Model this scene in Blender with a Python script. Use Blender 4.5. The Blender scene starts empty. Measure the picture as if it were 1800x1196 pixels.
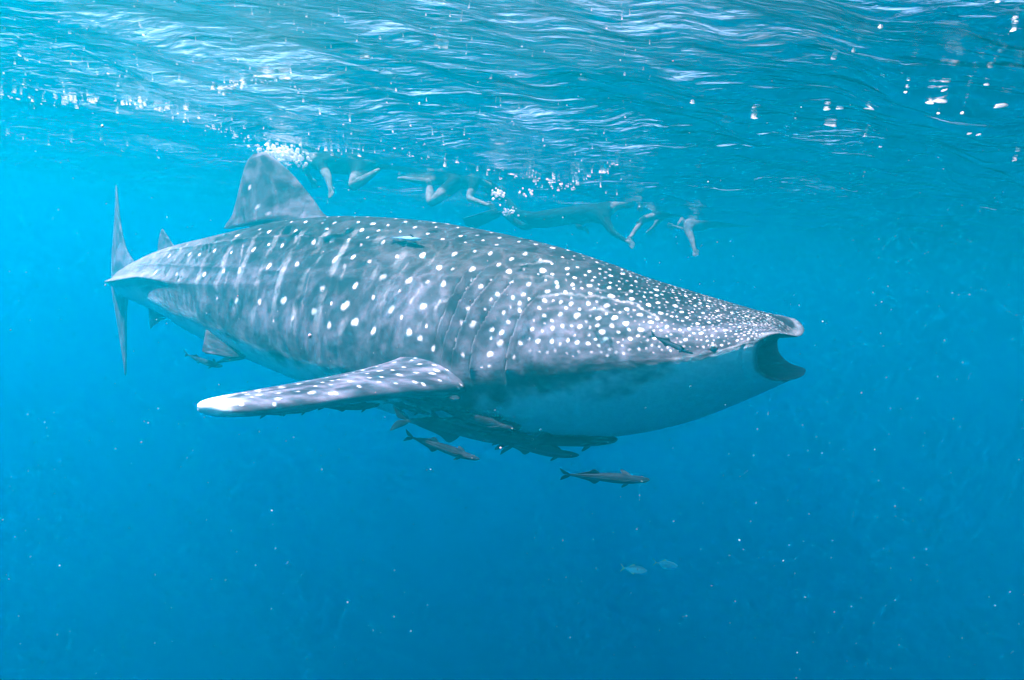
import bpy, bmesh, math, random
import numpy as np
from mathutils import Vector, Matrix
R = math.radians
random.seed(7)
rng = np.random.default_rng(7)
scene = bpy.context.scene
COL = scene.collection

# ------------------------------------------------------------------ camera
CAM = np.array([0.0, 0.0, -0.8])                 # a diver's camera about 1.2 m under the surface
PITCH, ROLL, FPX = R(6.2), R(5.7), 1173.0
FWD = np.array([0, math.cos(PITCH), -math.sin(PITCH)])
_U = np.array([0, math.sin(PITCH), math.cos(PITCH)])
RGT = math.cos(ROLL) * np.array([1.0, 0, 0]) + math.sin(ROLL) * _U
UPV = math.cos(ROLL) * _U - math.sin(ROLL) * np.array([1.0, 0, 0])
cam = bpy.data.cameras.new('camera')
cam.sensor_width = 36.0
cam.lens = 36.0 * FPX / 1800.0
cam.clip_start, cam.clip_end = 0.05, 2000
cam_o = bpy.data.objects.new('camera', cam)
COL.objects.link(cam_o)
m = Matrix.Identity(4)
for i in range(3):
    m[i][0], m[i][1], m[i][2], m[i][3] = RGT[i], UPV[i], -FWD[i], CAM[i]
cam_o.matrix_world = m
scene.camera = cam_o

# ------------------------------------------------------------------ sky, sun, exposure
SUN_EL, SUN_AZ = R(63), R(194)                   # azimuth: direction the light comes from, from +X towards +Y
SUN_DIR = np.array([math.cos(SUN_EL) * math.cos(SUN_AZ), math.cos(SUN_EL) * math.sin(SUN_AZ), math.sin(SUN_EL)])
w = bpy.data.worlds.new('World')
scene.world = w
w.use_nodes = True
nt = w.node_tree
sky = nt.nodes.new('ShaderNodeTexSky')
sky.sky_type = 'NISHITA'
sky.sun_disc = False
sky.sun_elevation = SUN_EL
sky.sun_rotation = math.pi / 2 - SUN_AZ
bg = nt.nodes['Background']
bg.inputs['Strength'].default_value = 0.06
nt.links.new(sky.outputs[0], bg.inputs[0])
sl = bpy.data.lights.new('sun', 'SUN')
sl.energy = 5.0
sl.angle = R(0.5)
sl.color = (1.0, 0.95, 0.88)
so = bpy.data.objects.new('sun', sl)
so.rotation_euler = Vector(SUN_DIR).to_track_quat('Z', 'Y').to_euler()
so.location = (-3, -3, 12)
COL.objects.link(so)
vs = scene.view_settings
vs.view_transform = 'Standard'
vs.look = 'None'
vs.exposure = 2.85
vs.gamma = 1.0
vs.use_curve_mapping = False
cy = scene.cycles
cy.max_bounces = 6
cy.diffuse_bounces = 2
cy.glossy_bounces = 2
cy.transmission_bounces = 2
cy.volume_bounces = 3
cy.transparent_max_bounces = 8
cy.use_denoising = True
cy.use_adaptive_sampling = True
cy.adaptive_threshold = 0.02
cy.caustics_reflective = False
cy.caustics_refractive = False
cy.sample_clamp_indirect = 6.0
cy.volume_step_rate = 1.0

# ------------------------------------------------------------------ helpers
def P(px, py, d):                                # a point d metres along the line of sight's axis
    return CAM + d * (FWD + RGT * (px - 900.0) / FPX - UPV * (py - 598.0) / FPX)

def tag(o, label=None, cat=None, group=None, kind=None):
    if label: o['label'] = label
    if cat: o['category'] = cat
    if group: o['group'] = group
    if kind: o['kind'] = kind
    return o

def link(o, parent=None):
    COL.objects.link(o)
    if parent is not None: o.parent = parent
    return o

def mesh_obj(name, verts, faces, mat=None, parent=None, smooth=True, colors=None):
    me = bpy.data.meshes.new(name)
    verts = np.asarray(verts, dtype=np.float32)
    if isinstance(faces, np.ndarray):
        n, k = faces.shape
        me.vertices.add(len(verts))
        me.vertices.foreach_set('co', verts.ravel())
        me.loops.add(n * k)
        me.loops.foreach_set('vertex_index', faces.astype(np.int32).ravel())
        me.polygons.add(n)
        me.polygons.foreach_set('loop_start', np.arange(0, n * k, k, dtype=np.int32))
        me.update(calc_edges=True)
    else:
        me.from_pydata([tuple(v) for v in verts], [], faces)
    me.polygons.foreach_set('use_smooth', np.full(len(me.polygons), smooth))
    if colors is not None:
        a = me.attributes.new('col', 'FLOAT_COLOR', 'POINT')
        c = np.ones((len(verts), 4), np.float32)
        c[:, :3] = colors
        a.data.foreach_set('color', c.ravel())
    me.validate()
    if mat: me.materials.append(mat)
    o = bpy.data.objects.new(name, me)
    return link(o, parent)

def grid_faces(nr, nc, wrap=False):
    i = np.arange(nr - 1)[:, None]
    j = np.arange(nc if wrap else nc - 1)[None, :]
    j2 = (j + 1) % nc
    return np.stack([i * nc + j, i * nc + j2, (i + 1) * nc + j2, (i + 1) * nc + j], -1).reshape(-1, 4)

def new_mat(name):
    mt = bpy.data.materials.new(name)
    mt.use_nodes = True
    return mt, mt.node_tree.nodes, mt.node_tree.links

def sstep(a, b, x):
    t = np.clip((np.asarray(x, float) - a) / (b - a), 0, 1)
    return t * t * (3 - 2 * t)

def spline(xs, ys, x):                           # smooth monotone-ish cubic through table points
    xs, ys = np.asarray(xs, float), np.asarray(ys, float)
    d = np.gradient(ys, xs, axis=0)
    i = np.clip(np.searchsorted(xs, x) - 1, 0, len(xs) - 2)
    h = xs[i + 1] - xs[i]
    u = (x - xs[i]) / h
    if ys.ndim > 1: u, h = u[..., None], h[..., None]
    return (ys[i] * (1 + 2 * u) * (1 - u) ** 2 + d[i] * h * u * (1 - u) ** 2
            + ys[i + 1] * u * u * (3 - 2 * u) + d[i + 1] * h * u * u * (u - 1))

_perm = rng.permutation(256)
_gv = rng.random(256)
def vnoise(x, y, z=0.0):                         # value noise 0..1
    x, y, z = np.broadcast_arrays(np.asarray(x, float), np.asarray(y, float), np.asarray(z, float))
    xi, yi, zi = np.floor(x).astype(int), np.floor(y).astype(int), np.floor(z).astype(int)
    fx, fy, fz = x - xi, y - yi, z - zi
    fx, fy, fz = [f * f * (3 - 2 * f) for f in (fx, fy, fz)]
    def g(a, b, c): return _gv[_perm[(_perm[(_perm[(xi + a) & 255] + yi + b) & 255] + zi + c) & 255]]
    r = 0
    for a in (0, 1):
        for b in (0, 1):
            for c in (0, 1):
                r = r + g(a, b, c) * (fx if a else 1 - fx) * (fy if b else 1 - fy) * (fz if c else 1 - fz)
    return r

def fbm(x, y, z=0.0, o=4):
    r, a, n = 0, 1.0, 0
    for k in range(o):
        r = r + a * vnoise(x * 2 ** k + 17 * k, y * 2 ** k + 5 * k, np.asarray(z) * 2 ** k)
        n += a
        a *= 0.5
    return r / n

# ------------------------------------------------------------------ water surface, water body, seabed
LEVEL = 0.38                                     # mean height of the surface (the camera is 1.2 m below it)
def wave_z(x, y):
    n1 = -0.455 * x + 0.89 * y
    z = LEVEL - 0.12 * np.cos(2 * math.pi * (n1 - 7.45 + 0.45 * np.sin(0.4 * (0.89 * x + 0.455 * y) + 0.6)) / 5.6)
    for (amp, wl, ang, ph) in ((0.038, 2.3, 95, 0.3), (0.026, 1.45, 140, 1.9), (0.017, 0.87, 112, 4.0),
                               (0.010, 0.55, 150, 2.2), (0.0055, 0.36, 128, 0.9), (0.0032, 0.26, 105, 5.1)):
        kx, ky = math.cos(R(ang)), math.sin(R(ang))
        s = kx * x + ky * y
        q = -ky * x + kx * y
        z = z + amp * np.sin(2 * math.pi * (s + 0.12 * wl * np.sin(2 * math.pi * q / (wl * 2.3) + ph)) / wl + ph)
    return z

def build_surface():
    nx, ny = 620, 620
    a = np.linspace(-1, 1, nx)
    gx = np.sinh(a * 4.6) / math.sinh(4.6) * 130
    b = np.linspace(-1, 1, ny)
    gy = np.sinh(b * 4.6) / math.sinh(4.6) * 130 + 3.5
    X, Y = np.meshgrid(gx, gy)
    fade = 1 / (1 + (np.hypot(X, Y - 3) / 30) ** 2)
    Z = LEVEL + (wave_z(X, Y) - LEVEL) * fade
    V = np.stack([X, Y, Z], -1).reshape(-1, 3)
    mt, N, L = new_mat('water_surface')
    N.clear()
    out = N.new('ShaderNodeOutputMaterial')
    tc = N.new('ShaderNodeNewGeometry')
    # fine ripples
    mp = N.new('ShaderNodeMapping'); mp.inputs['Rotation'].default_value = (0, 0, R(-46)); mp.inputs['Scale'].default_value = (0.55, 1.5, 1)
    L.new(tc.outputs['Position'], mp.inputs['Vector'])
    n1 = N.new('ShaderNodeTexNoise'); n1.inputs['Scale'].default_value = 13; n1.inputs['Detail'].default_value = 6; n1.inputs['Distortion'].default_value = 0.6
    L.new(mp.outputs[0], n1.inputs['Vector'])
    bump = N.new('ShaderNodeBump'); bump.inputs['Strength'].default_value = 1.0; bump.inputs['Distance'].default_value = 0.03
    L.new(n1.outputs['Fac'], bump.inputs['Height'])
    # ruffled patches and smoother slicks
    lo = N.new('ShaderNodeTexNoise'); lo.inputs['Scale'].default_value = 0.42; lo.inputs['Detail'].default_value = 3
    L.new(tc.outputs['Position'], lo.inputs['Vector'])
    sx = N.new('ShaderNodeSeparateXYZ'); L.new(tc.outputs['Position'], sx.inputs[0])
    gx_ = N.new('ShaderNodeMapRange'); gx_.inputs['From Min'].default_value = -0.5; gx_.inputs['From Max'].default_value = 3.5
    gx_.inputs['To Min'].default_value = 0.12; gx_.inputs['To Max'].default_value = -0.16
    L.new(sx.outputs[0], gx_.inputs['Value'])
    ad = N.new('ShaderNodeMath'); ad.operation = 'ADD'; L.new(lo.outputs['Fac'], ad.inputs[0]); L.new(gx_.outputs[0], ad.inputs[1])
    ls = N.new('ShaderNodeMapRange'); ls.interpolation_type = 'SMOOTHSTEP'
    ls.inputs['From Min'].default_value = 0.38; ls.inputs['From Max'].default_value = 0.66; ls.inputs['To Min'].default_value = 0.18; ls.inputs['To Max'].default_value = 1.0
    L.new(ad.outputs[0], ls.inputs['Value'])
    hm = N.new('ShaderNodeMath'); hm.operation = 'MULTIPLY'; L.new(n1.outputs['Fac'], hm.inputs[0]); L.new(ls.outputs[0], hm.inputs[1])
    n2 = N.new('ShaderNodeTexNoise'); n2.inputs['Scale'].default_value = 2.1; n2.inputs['Detail'].default_value = 2; n2.inputs['Distortion'].default_value = 0.9
    L.new(mp.outputs[0], n2.inputs['Vector'])
    h2 = N.new('ShaderNodeMath'); h2.operation = 'MULTIPLY_ADD'; h2.inputs[1].default_value = 2.9
    L.new(n2.outputs['Fac'], h2.inputs[0]); L.new(hm.outputs[0], h2.inputs[2])
    L.new(h2.outputs[0], bump.inputs['Height'])
    fr = N.new('ShaderNodeFresnel'); fr.inputs['IOR'].default_value = 1.33
    L.new(bump.outputs[0], fr.inputs['Normal'])
    gl = N.new('ShaderNodeBsdfGlossy'); gl.inputs['Roughness'].default_value = 0.09
    L.new(bump.outputs[0], gl.inputs['Normal'])
    rf = N.new('ShaderNodeBsdfRefraction'); rf.inputs['IOR'].default_value = 1.33; rf.inputs['Roughness'].default_value = 0.045
    L.new(bump.outputs[0], rf.inputs['Normal'])
    # caustic net painted into the see-through colour, in place of sunlight focused by waves
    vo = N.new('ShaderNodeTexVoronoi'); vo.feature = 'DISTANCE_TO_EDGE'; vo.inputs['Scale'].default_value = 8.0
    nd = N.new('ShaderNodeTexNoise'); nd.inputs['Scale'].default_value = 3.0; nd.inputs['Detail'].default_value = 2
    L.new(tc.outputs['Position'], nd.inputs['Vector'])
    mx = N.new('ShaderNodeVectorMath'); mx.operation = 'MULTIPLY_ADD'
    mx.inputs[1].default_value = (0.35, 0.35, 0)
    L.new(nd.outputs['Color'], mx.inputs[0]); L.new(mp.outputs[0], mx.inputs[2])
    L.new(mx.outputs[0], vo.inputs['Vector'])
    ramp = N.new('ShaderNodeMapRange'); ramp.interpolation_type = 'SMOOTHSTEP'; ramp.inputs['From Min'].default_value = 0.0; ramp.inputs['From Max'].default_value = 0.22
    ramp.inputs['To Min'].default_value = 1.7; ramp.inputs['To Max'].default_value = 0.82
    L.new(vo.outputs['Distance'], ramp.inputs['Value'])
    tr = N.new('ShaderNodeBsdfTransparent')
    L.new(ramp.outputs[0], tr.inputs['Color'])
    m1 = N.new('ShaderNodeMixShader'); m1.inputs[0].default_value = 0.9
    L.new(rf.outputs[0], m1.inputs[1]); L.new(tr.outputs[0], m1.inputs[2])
    m2 = N.new('ShaderNodeMixShader')
    L.new(fr.outputs[0], m2.inputs[0]); L.new(m1.outputs[0], m2.inputs[1]); L.new(gl.outputs[0], m2.inputs[2])
    L.new(m2.outputs[0], out.inputs['Surface'])
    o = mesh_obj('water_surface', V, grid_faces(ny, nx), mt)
    tag(o, 'rippled underside of the sea surface', 'water', kind='structure')
    return o
build_surface()

def build_sea():
    mt, N, L = new_mat('seabed_sand')
    b = N['Principled BSDF']
    nz = N.new('ShaderNodeTexNoise'); nz.inputs['Scale'].default_value = 0.4; nz.inputs['Detail'].default_value = 6
    cr = N.new('ShaderNodeValToRGB'); cr.color_ramp.elements[0].color = (0.10, 0.09, 0.07, 1); cr.color_ramp.elements[1].color = (0.25, 0.22, 0.17, 1)
    L.new(nz.outputs['Fac'], cr.inputs[0]); L.new(cr.outputs[0], b.inputs['Base Color']); b.inputs['Roughness'].default_value = 0.95
    n = 60
    g = np.linspace(-130, 130, n)
    X, Y = np.meshgrid(g, g)
    Z = -44 + 1.5 * (fbm(X / 20, Y / 20) - 0.5)
    o = mesh_obj('seabed', np.stack([X, Y, Z], -1).reshape(-1, 3), grid_faces(n, n), mt)
    tag(o, 'sandy seabed lost in the deep blue water', 'seabed', kind='structure')
    # the water itself: one even volume round camera and scene
    mt, N, L = new_mat('haze')
    N.clear()
    out = N.new('ShaderNodeOutputMaterial')
    pv = N.new('ShaderNodeVolumePrincipled')
    pv.inputs['Color'].default_value = (0.0, 0.545, 0.60, 1)
    pv.inputs['Density'].default_value = 0.142
    pv.inputs['Anisotropy'].default_value = 0.82
    pv.inputs['Absorption Color'].default_value = (0.04, 0.0, 0.30, 1)
    L.new(pv.outputs[0], out.inputs['Volume'])
    x, y, zb, zt = 135, 135, -46.5, 0.95
    V = [(sx * x, sy * y + 3, z) for z in (zb, zt) for sy in (-1, 1) for sx in (-1, 1)]
    Fc = [(0, 2, 3, 1), (4, 5, 7, 6), (0, 1, 5, 4), (2, 6, 7, 3), (0, 4, 6, 2), (1, 3, 7, 5)]
    o = mesh_obj('haze', V, Fc, mt, smooth=False)
    tag(o, 'clear blue sea water fading the distance', 'water', kind='stuff')
build_sea()

# ------------------------------------------------------------------ whale shark
#SHARK_GEO_BEGIN
AX_T = [0.0, 1.0, 2.02, 3.04, 4.06, 5.07, 6.07, 7.03, 7.51]
AX_C = [(1.700, 3.955, -1.118), (0.846, 4.398, -1.292), (-0.052, 4.873, -1.312), (-0.956, 5.356, -1.266), (-1.847, 5.836, -1.248),
        (-2.753, 6.284, -1.286), (-3.591, 6.835, -1.306), (-4.342, 7.429, -1.398), (-4.664, 7.777, -1.438)]
HH_T = [0.0, 0.12, 0.35, 0.6, 1.0, 1.5, 2.02, 3.04, 4.06, 5.07, 6.07, 6.6, 7.03, 7.3, 7.51]
HH_V = [0.145, 0.20, 0.30, 0.40, 0.53, 0.66, 0.734, 0.76, 0.692, 0.523, 0.334, 0.235, 0.165, 0.125, 0.06]
HW_V = [0.50, 0.535, 0.575, 0.61, 0.66, 0.71, 0.74, 0.70, 0.59, 0.42, 0.25, 0.17, 0.115, 0.085, 0.03]
SH_ROLL = R(4)
T_END = 7.51
def body_frame(t):
    t = np.asarray(t, float)
    c = spline(AX_T, AX_C, t)
    T = spline(AX_T, AX_C, np.clip(t + 0.05, 0, T_END)) - spline(AX_T, AX_C, np.clip(t - 0.05, 0, T_END))
    T = T / np.linalg.norm(T, axis=-1, keepdims=True)           # points to the tail
    lat = np.cross(np.array([0, 0, 1.0]), T)                     # to the shark's right, the side in view
    lat /= np.linalg.norm(lat, axis=-1, keepdims=True)
    if np.mean(lat[..., 1]) > 0: lat = -lat
    up = np.cross(lat, T)
    up = np.where(up[..., 2:3] < 0, -up, up)
    ca, sa = math.cos(SH_ROLL), math.sin(SH_ROLL)
    return c, T, lat * ca - up * sa, up * ca + lat * sa
def rim_t(phi):                                   # the mouth's corners lie behind its lips
    side = np.minimum(phi, 2 * math.pi - phi)
    g = np.interp(side, [0, 2.05, math.pi], [0, 0.5, 1.0])
    return 0.20 * np.sin(math.pi * g) ** 2.6
def keel_phi(t):
    return np.interp(t, [3.36, 4.23, 5.32, 6.59, 7.5], [0.98, 1.13, 1.31, 1.46, 1.52])
def body_point(t, phi, disp=0.0):
    t, phi = np.broadcast_arrays(np.asarray(t, float), np.asarray(phi, float))
    c, T, lat, up = body_frame(t)
    hh, hw = spline(HH_T, HH_V, t), spline(HH_T, HW_V, t)
    s, co = np.sin(phi), np.cos(phi)
    hh = hh * np.where(co > 0, 1 - 0.30 * np.clip(1 - t / 0.16, 0, 1) ** 2 * co ** 2, 1)
    # roof-like upper half that ends in a lateral edge, rounder below
    e = np.where(co > 0, np.interp(t, [0, 0.25, 0.7, 1.6, 3.5, 5.5, 7], [0.85, 1.10, 1.28, 1.32, 1.25, 1.05, 1.0]), np.interp(t, [0, 0.3, 0.8, 1.5, 2.4, 7], [0.85, 1.15, 1.28, 1.25, 1.05, 1.0]))
    mz = np.where(co > 0, np.interp(t, [0, 0.25, 0.7, 1.6, 3.5, 5.5, 7], [1.0, 1.20, 1.30, 1.25, 1.20, 1.05, 1.0]), np.interp(t, [0, 0.3, 0.8, 1.5, 2.4, 7], [1.0, 1.15, 1.18, 1.12, 1.0, 1.0]))
    x = hw * np.sign(s) * np.abs(s) ** e + disp * s
    sh = np.interp(t, [0, 0.15, 0.3, 0.45, 0.9, 1.4, 1.9, 3.0, 4.0, 5.0, 6.0], [0.62, 0.55, 0.34, 0.20, 0.10, -0.02, -0.18, -0.24, -0.28, -0.15, 0.0])
    z = hh * np.sign(co) * np.abs(co) ** mz + sh * hh * np.abs(s) ** 3 + disp * co
    return c + lat * x[..., None] + up * z[..., None]
#SHARK_GEO_END


#SPOTS_BEGIN
# spots (body length t in m, angle from the spine, radius in mm), pale lines and gill slits on the skin
SPOTS = [(3.58, 0.47, 19), (3.57, 0.35, 19), (3.22, 0.45, 18), (3.18, 0.33, 19), (3.34, 0.31, 12), (3.37, 0.45, 12), (3.03, 0.33, 11), (3.06, 0.44, 11), (2.87, 0.42,
         11), (2.64, 0.39, 11), (3.42, 0.62, 26), (3.25, 0.61, 18), (3.1, 0.55, 11), (2.93, 0.59, 18), (3.11, 0.64, 11), (2.73, 0.58, 11), (2.48, 0.44, 11), (2.37, 0.34,
         11), (2.17, 0.34, 10), (3.28, 0.8, 25), (3.12, 0.76, 18), (2.95, 0.78, 17), (2.74, 0.7, 17), (2.54, 0.65, 23), (2.3, 0.58, 17), (2.35, 0.73, 23), (2.24, 0.72,
         10), (2.76, 0.89, 23), (2.97, 0.99, 24), (2.53, 0.88, 23), (2.38, 0.86, 16), (2.25, 0.85, 22), (3.28, 1.05, 25), (2.77, 1.05, 17), (3.0, 1.15, 29), (3.14, 1.15,
         11), (2.58, 1.11, 23), (2.33, 1.04, 22), (2.86, 1.26, 29), (3.1, 1.33, 24), (2.67, 1.3, 23), (2.37, 1.25, 22), (2.27, 1.28, 22), (2.57, 0.97, 10), (2.47, 1.15,
         10), (2.25, 1.18, 10), (2.15, 1.34, 16), (2.16, 0.51, 10), (2.03, 0.5, 16), (1.86, 0.51, 16), (1.79, 0.42, 16), (1.92, 0.6, 16), (1.82, 0.65, 22), (2.09, 0.69,
         22), (1.73, 0.6, 10), (1.6, 0.57, 21), (1.57, 0.46, 10), (1.45, 0.47, 16), (1.3, 0.41, 15), (1.25, 0.3, 10), (1.15, 0.36, 15), (1.09, 0.23, 15), (0.99, 0.16,
         9), (1.52, 0.59, 10), (1.61, 0.63, 10), (1.42, 0.54, 9), (1.24, 0.48, 9), (1.36, 0.57, 15), (1.55, 0.65, 9), (1.54, 0.67, 9), (1.24, 0.54, 15), (0.97, 0.31,
         14), (1.07, 0.42, 9), (1.12, 0.49, 9), (1.46, 0.67, 15), (1.35, 0.65, 15), (1.44, 0.71, 15), (1.24, 0.61, 15), (1.11, 0.56, 14), (1.33, 0.69, 9), (0.98, 0.42,
         9), (0.96, 0.52, 13), (1.04, 0.54, 9), (1.96, 0.82, 16), (2.05, 0.85, 10), (1.76, 0.75, 15), (1.64, 0.74, 15), (2.05, 0.78, 10), (1.91, 0.75, 10), (1.93, 0.86,
         10), (2.03, 0.9, 10), (1.82, 0.86, 15), (1.64, 0.84, 15), (1.49, 0.78, 15), (1.37, 0.75, 15), (1.21, 0.7, 15), (1.07, 0.67, 19), (0.93, 0.64, 13), (1.7, 0.88,
         15), (1.59, 0.87, 9), (1.85, 0.91, 10), (1.64, 0.92, 15), (1.69, 0.96, 9), (1.48, 0.87, 15), (1.37, 0.86, 15), (1.3, 0.86, 15), (1.19, 0.82, 15), (1.07, 0.8,
         19), (0.94, 0.8, 13), (1.62, 0.98, 15), (1.79, 0.95, 15), (1.49, 0.95, 15), (1.32, 0.91, 9), (1.98, 1.0, 15), (1.72, 1.01, 15), (1.23, 0.9, 9), (1.34, 0.98,
         15), (1.23, 0.97, 20), (1.44, 1.01, 15), (1.14, 0.86, 9), (1.82, 1.05, 9), (1.86, 0.99, 9), (1.76, 1.06, 9), (1.67, 1.08, 15), (1.5, 1.06, 9), (1.09, 0.97, 19),
         (0.99, 0.94, 18), (0.91, 1.0, 17), (1.99, 1.11, 21), (1.91, 1.11, 21), (1.38, 1.05, 9), (1.3, 1.09, 14), (1.76, 1.15, 15), (1.69, 1.17, 15), (1.62, 1.18, 9),
         (1.49, 1.14, 15), (1.36, 1.12, 14), (1.19, 1.08, 14), (1.08, 1.05, 13), (0.99, 1.04, 18), (1.04, 1.12, 18), (0.94, 1.11, 13), (1.86, 1.19, 15), (1.84, 1.23, 9),
         (2.0, 1.24, 9), (1.75, 1.22, 9), (1.68, 1.26, 20), (1.54, 1.27, 15), (1.49, 1.23, 9), (1.43, 1.25, 14), (1.34, 1.25, 14), (1.24, 1.23, 14), (1.18, 1.25, 14),
         (1.11, 1.26, 14), (1.07, 1.21, 8), (1.01, 1.2, 13), (0.93, 1.24, 8), (1.92, 1.36, 15), (1.73, 1.36, 21), (1.56, 1.41, 15), (1.77, 1.5, 9), (1.72, 1.49, 9),
         (4.23, 0.08, 21), (3.91, 0.31, 20), (4.23, 0.49, 20), (3.91, 0.5, 20), (4.63, 0.47, 21), (4.47, 0.59, 13), (4.28, 0.75, 20), (3.95, 0.7, 19), (3.61, 0.65, 26),
         (4.8, 0.73, 21), (5.0, 0.78, 21), (5.17, 0.77, 22), (5.56, 0.77, 23), (4.55, 0.78, 13), (4.12, 0.69, 12), (4.34, 1.0, 27), (3.99, 0.92, 27), (3.66, 0.88, 26),
         (4.55, 1.02, 20), (4.8, 1.09, 21), (5.23, 1.15, 22), (5.67, 1.22, 23), (3.67, 1.2, 25), (3.29, 1.24, 30), (4.29, 1.31, 20), (3.97, 1.25, 26), (3.51, 1.34, 18),
         (3.74, 1.41, 11), (4.56, 1.35, 12), (0.96, 0.52, 13), (0.87, 0.48, 8), (0.79, 0.48, 12), (0.81, 0.36, 13), (0.72, 0.24, 12), (0.93, 0.64, 13), (0.86, 0.56, 8),
         (0.81, 0.68, 17), (0.76, 0.61, 12), (0.65, 0.6, 16), (0.62, 0.31, 11), (0.84, 0.85, 17), (0.72, 0.78, 16), (0.76, 0.94, 16), (0.66, 0.99, 15), (0.58, 1.03, 10),
         (0.53, 1.0, 10), (0.56, 0.79, 10), (0.62, 0.8, 7), (0.6, 0.7, 11), (0.54, 0.66, 6), (0.54, 0.5, 11), (0.64, 0.15, 7), (0.48, 0.63, 10), (0.41, 0.49, 10), (0.42,
         0.64, 6), (0.46, 0.75, 6), (0.43, 0.83, 10), (0.49, 0.88, 10), (0.38, 0.76, 9), (0.39, 0.27, 10), (0.33, 0.44, 9), (0.34, 0.65, 6), (0.38, 0.58, 6), (0.29,
         0.44, 6), (0.25, 0.43, 12), (0.21, 0.4, 9), (0.18, 0.33, 9), (0.3, 0.62, 6), (0.31, 0.83, 9), (0.24, 0.74, 9), (0.21, 0.6, 8), (0.26, 0.91, 8), (0.33, 1.02, 9),
         (0.18, 0.74, 8), (0.38, 1.04, 6), (0.27, 1.06, 5), (0.22, 0.99, 8), (0.24, 0.21, 6), (0.21, 0.03, 9), (0.28, 0.26, 6), (0.16, 0.03, 9), (0.15, 0.17, 5), (0.14,
         0.53, 5), (0.17, 0.5, 5), (0.93, 0.8, 13), (0.9, 0.99, 12), (0.81, 1.06, 16), (0.88, 1.07, 12), (0.86, 1.19, 12), (0.72, 1.17, 11), (0.54, 1.2, 10), (0.73,
         1.06, 7), (0.46, 1.07, 10), (0.42, 1.24, 6), (0.36, 1.2, 6), (0.32, 1.18, 5), (0.51, 0.55, 6), (0.47, 0.43, 10), (0.52, 0.39, 11), (0.48, 0.25, 11), (0.57,
         0.14, 11), (0.58, 0.42, 7), (0.3, 1.05, 5), (0.52, 0.95, 6)]
STRIPES = [[(3.15, 0.86), (3.11, 0.98), (3.13, 1.06)], [(2.86, 0.8), (2.84, 0.96), (2.9, 1.14)], [(2.62, 0.75), (2.66, 0.96), (2.69, 1.12)], [(2.42, 0.94), (2.44, 1.07)],
           [(2.16, 0.93), (2.22, 1.06)], [(2.42, 0.57), (2.45, 0.72)], [(2.19, 0.63), (2.24, 0.72)], [(2.29, 1.1), (2.33, 1.23)], [(3.47, 0.72), (3.45, 0.82)], [(1.54,
           0.84), (1.27, 0.76), (1.09, 0.73), (0.91, 0.72), (0.81, 0.8), (0.72, 0.89)], [(1.82, 0.56), (1.58, 0.46)], [(1.74, 0.68), (1.51, 0.64)], [(1.19, 0.64), (0.95,
           0.54)], [(1.16, 0.9), (0.96, 0.84)], [(1.84, 0.7), (1.63, 0.68)], [(3.78, 0.64), (3.82, 0.87), (3.86, 1.02)], [(3.46, 0.72), (3.45, 0.86)], [(4.48, 1.04),
           (4.47, 1.2)], [(3.47, 0.97), (3.43, 1.25)], [(4.45, 0.71), (4.37, 0.93)]]
GILLS = [[(2.12, 0.75), (2.14, 0.99), (2.15, 1.25)], [(2.0, 0.69), (2.05, 0.93), (2.07, 1.2), (2.07, 1.36)], [(1.88, 0.71), (1.95, 0.95), (1.98, 1.18), (1.99, 1.4)], [(1.76, 0.76), (1.81, 0.99), (1.86, 1.21), (1.85, 1.52)], [(1.54, 0.84), (1.6, 1.06), (1.61, 1.29), (1.6, 1.64)]]
#SPOTS_END
def polyline_dist(t, phi, pts, hh):               # distance in metres on the skin to a line of (t, phi) points
    best = np.full(np.shape(t), 9.0)
    for (t0, p0), (t1, p1) in zip(pts[:-1], pts[1:]):
        dx, dy = t1 - t0, (p1 - p0) * hh
        x, y = t - t0, (phi - p0) * hh
        u = np.clip((x * dx + y * dy) / (dx * dx + dy * dy + 1e-9), 0, 1)
        best = np.minimum(best, np.hypot(x - u * dx, y - u * dy))
    return best

def body_disp(t, phi):
    d = np.zeros_like(t)
    side = np.minimum(phi, 2 * math.pi - phi)       # 0 top .. pi bottom, both flanks
    kp = keel_phi(t)
    amp = np.interp(t, [3.2, 4.4, 5.5, 6.6, 7.2, 7.5], [0.004, 0.022, 0.045, 0.075, 0.085, 0.04])
    wd = np.interp(t, [3.2, 5.5, 7.5], [0.07, 0.11, 0.22])
    d += amp * np.exp(-np.abs((side - kp) / wd) ** 1.3)
    for tab, a in (((0.05, 0.355, 0.41, 0.49, 0.61, 0.60, 0.6), 0.016), ((0.45, 0.62, 0.70, 0.85, 0.95, 0.98, 1.0), 0.009)):
        pr = np.interp(t, [0.98, 1.45, 1.85, 2.48, 3.13, 4.5, 6.0], tab)
        d += a * sstep(0.9, 1.5, t) * sstep(6.6, 5.0, t) * np.exp(-np.abs((side - pr) / 0.03) ** 1.5)
    # gill flaps: each rises towards its free rear edge, then steps down into the slit
    for g in GILLS:
        ts = np.interp(side, [q[1] for q in g], [q[0] for q in g])
        rng_ = sstep(g[0][1] - 0.10, g[0][1] + 0.12, side) * sstep(g[-1][1] + 0.16, g[-1][1] - 0.10, side)
        u = t - ts
        d += rng_ * np.where(u < 0, 0.026 * np.exp(u / 0.05), -0.030 * np.exp(-u / 0.02))
    # skin folds and small unevenness
    d += 0.006 * (fbm(t * 3.0, side * 4.0, 1.3) - 0.5) + 0.0030 * (fbm(t * 14.0, side * 12.0, 2.7, 3) - 0.5)
    d -= 0.014 * np.exp(-((t - 0.385) ** 2 + ((side - 1.47) * 0.5) ** 2) / 0.022 ** 2)     # eye socket
    # fold behind the lip at the corner of the mouth
    d -= 0.007 * np.exp(-((t - rim_t(phi) - 0.055) / 0.012) ** 2) * np.exp(-((side - 1.95) / 0.35) ** 2)
    return d

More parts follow.
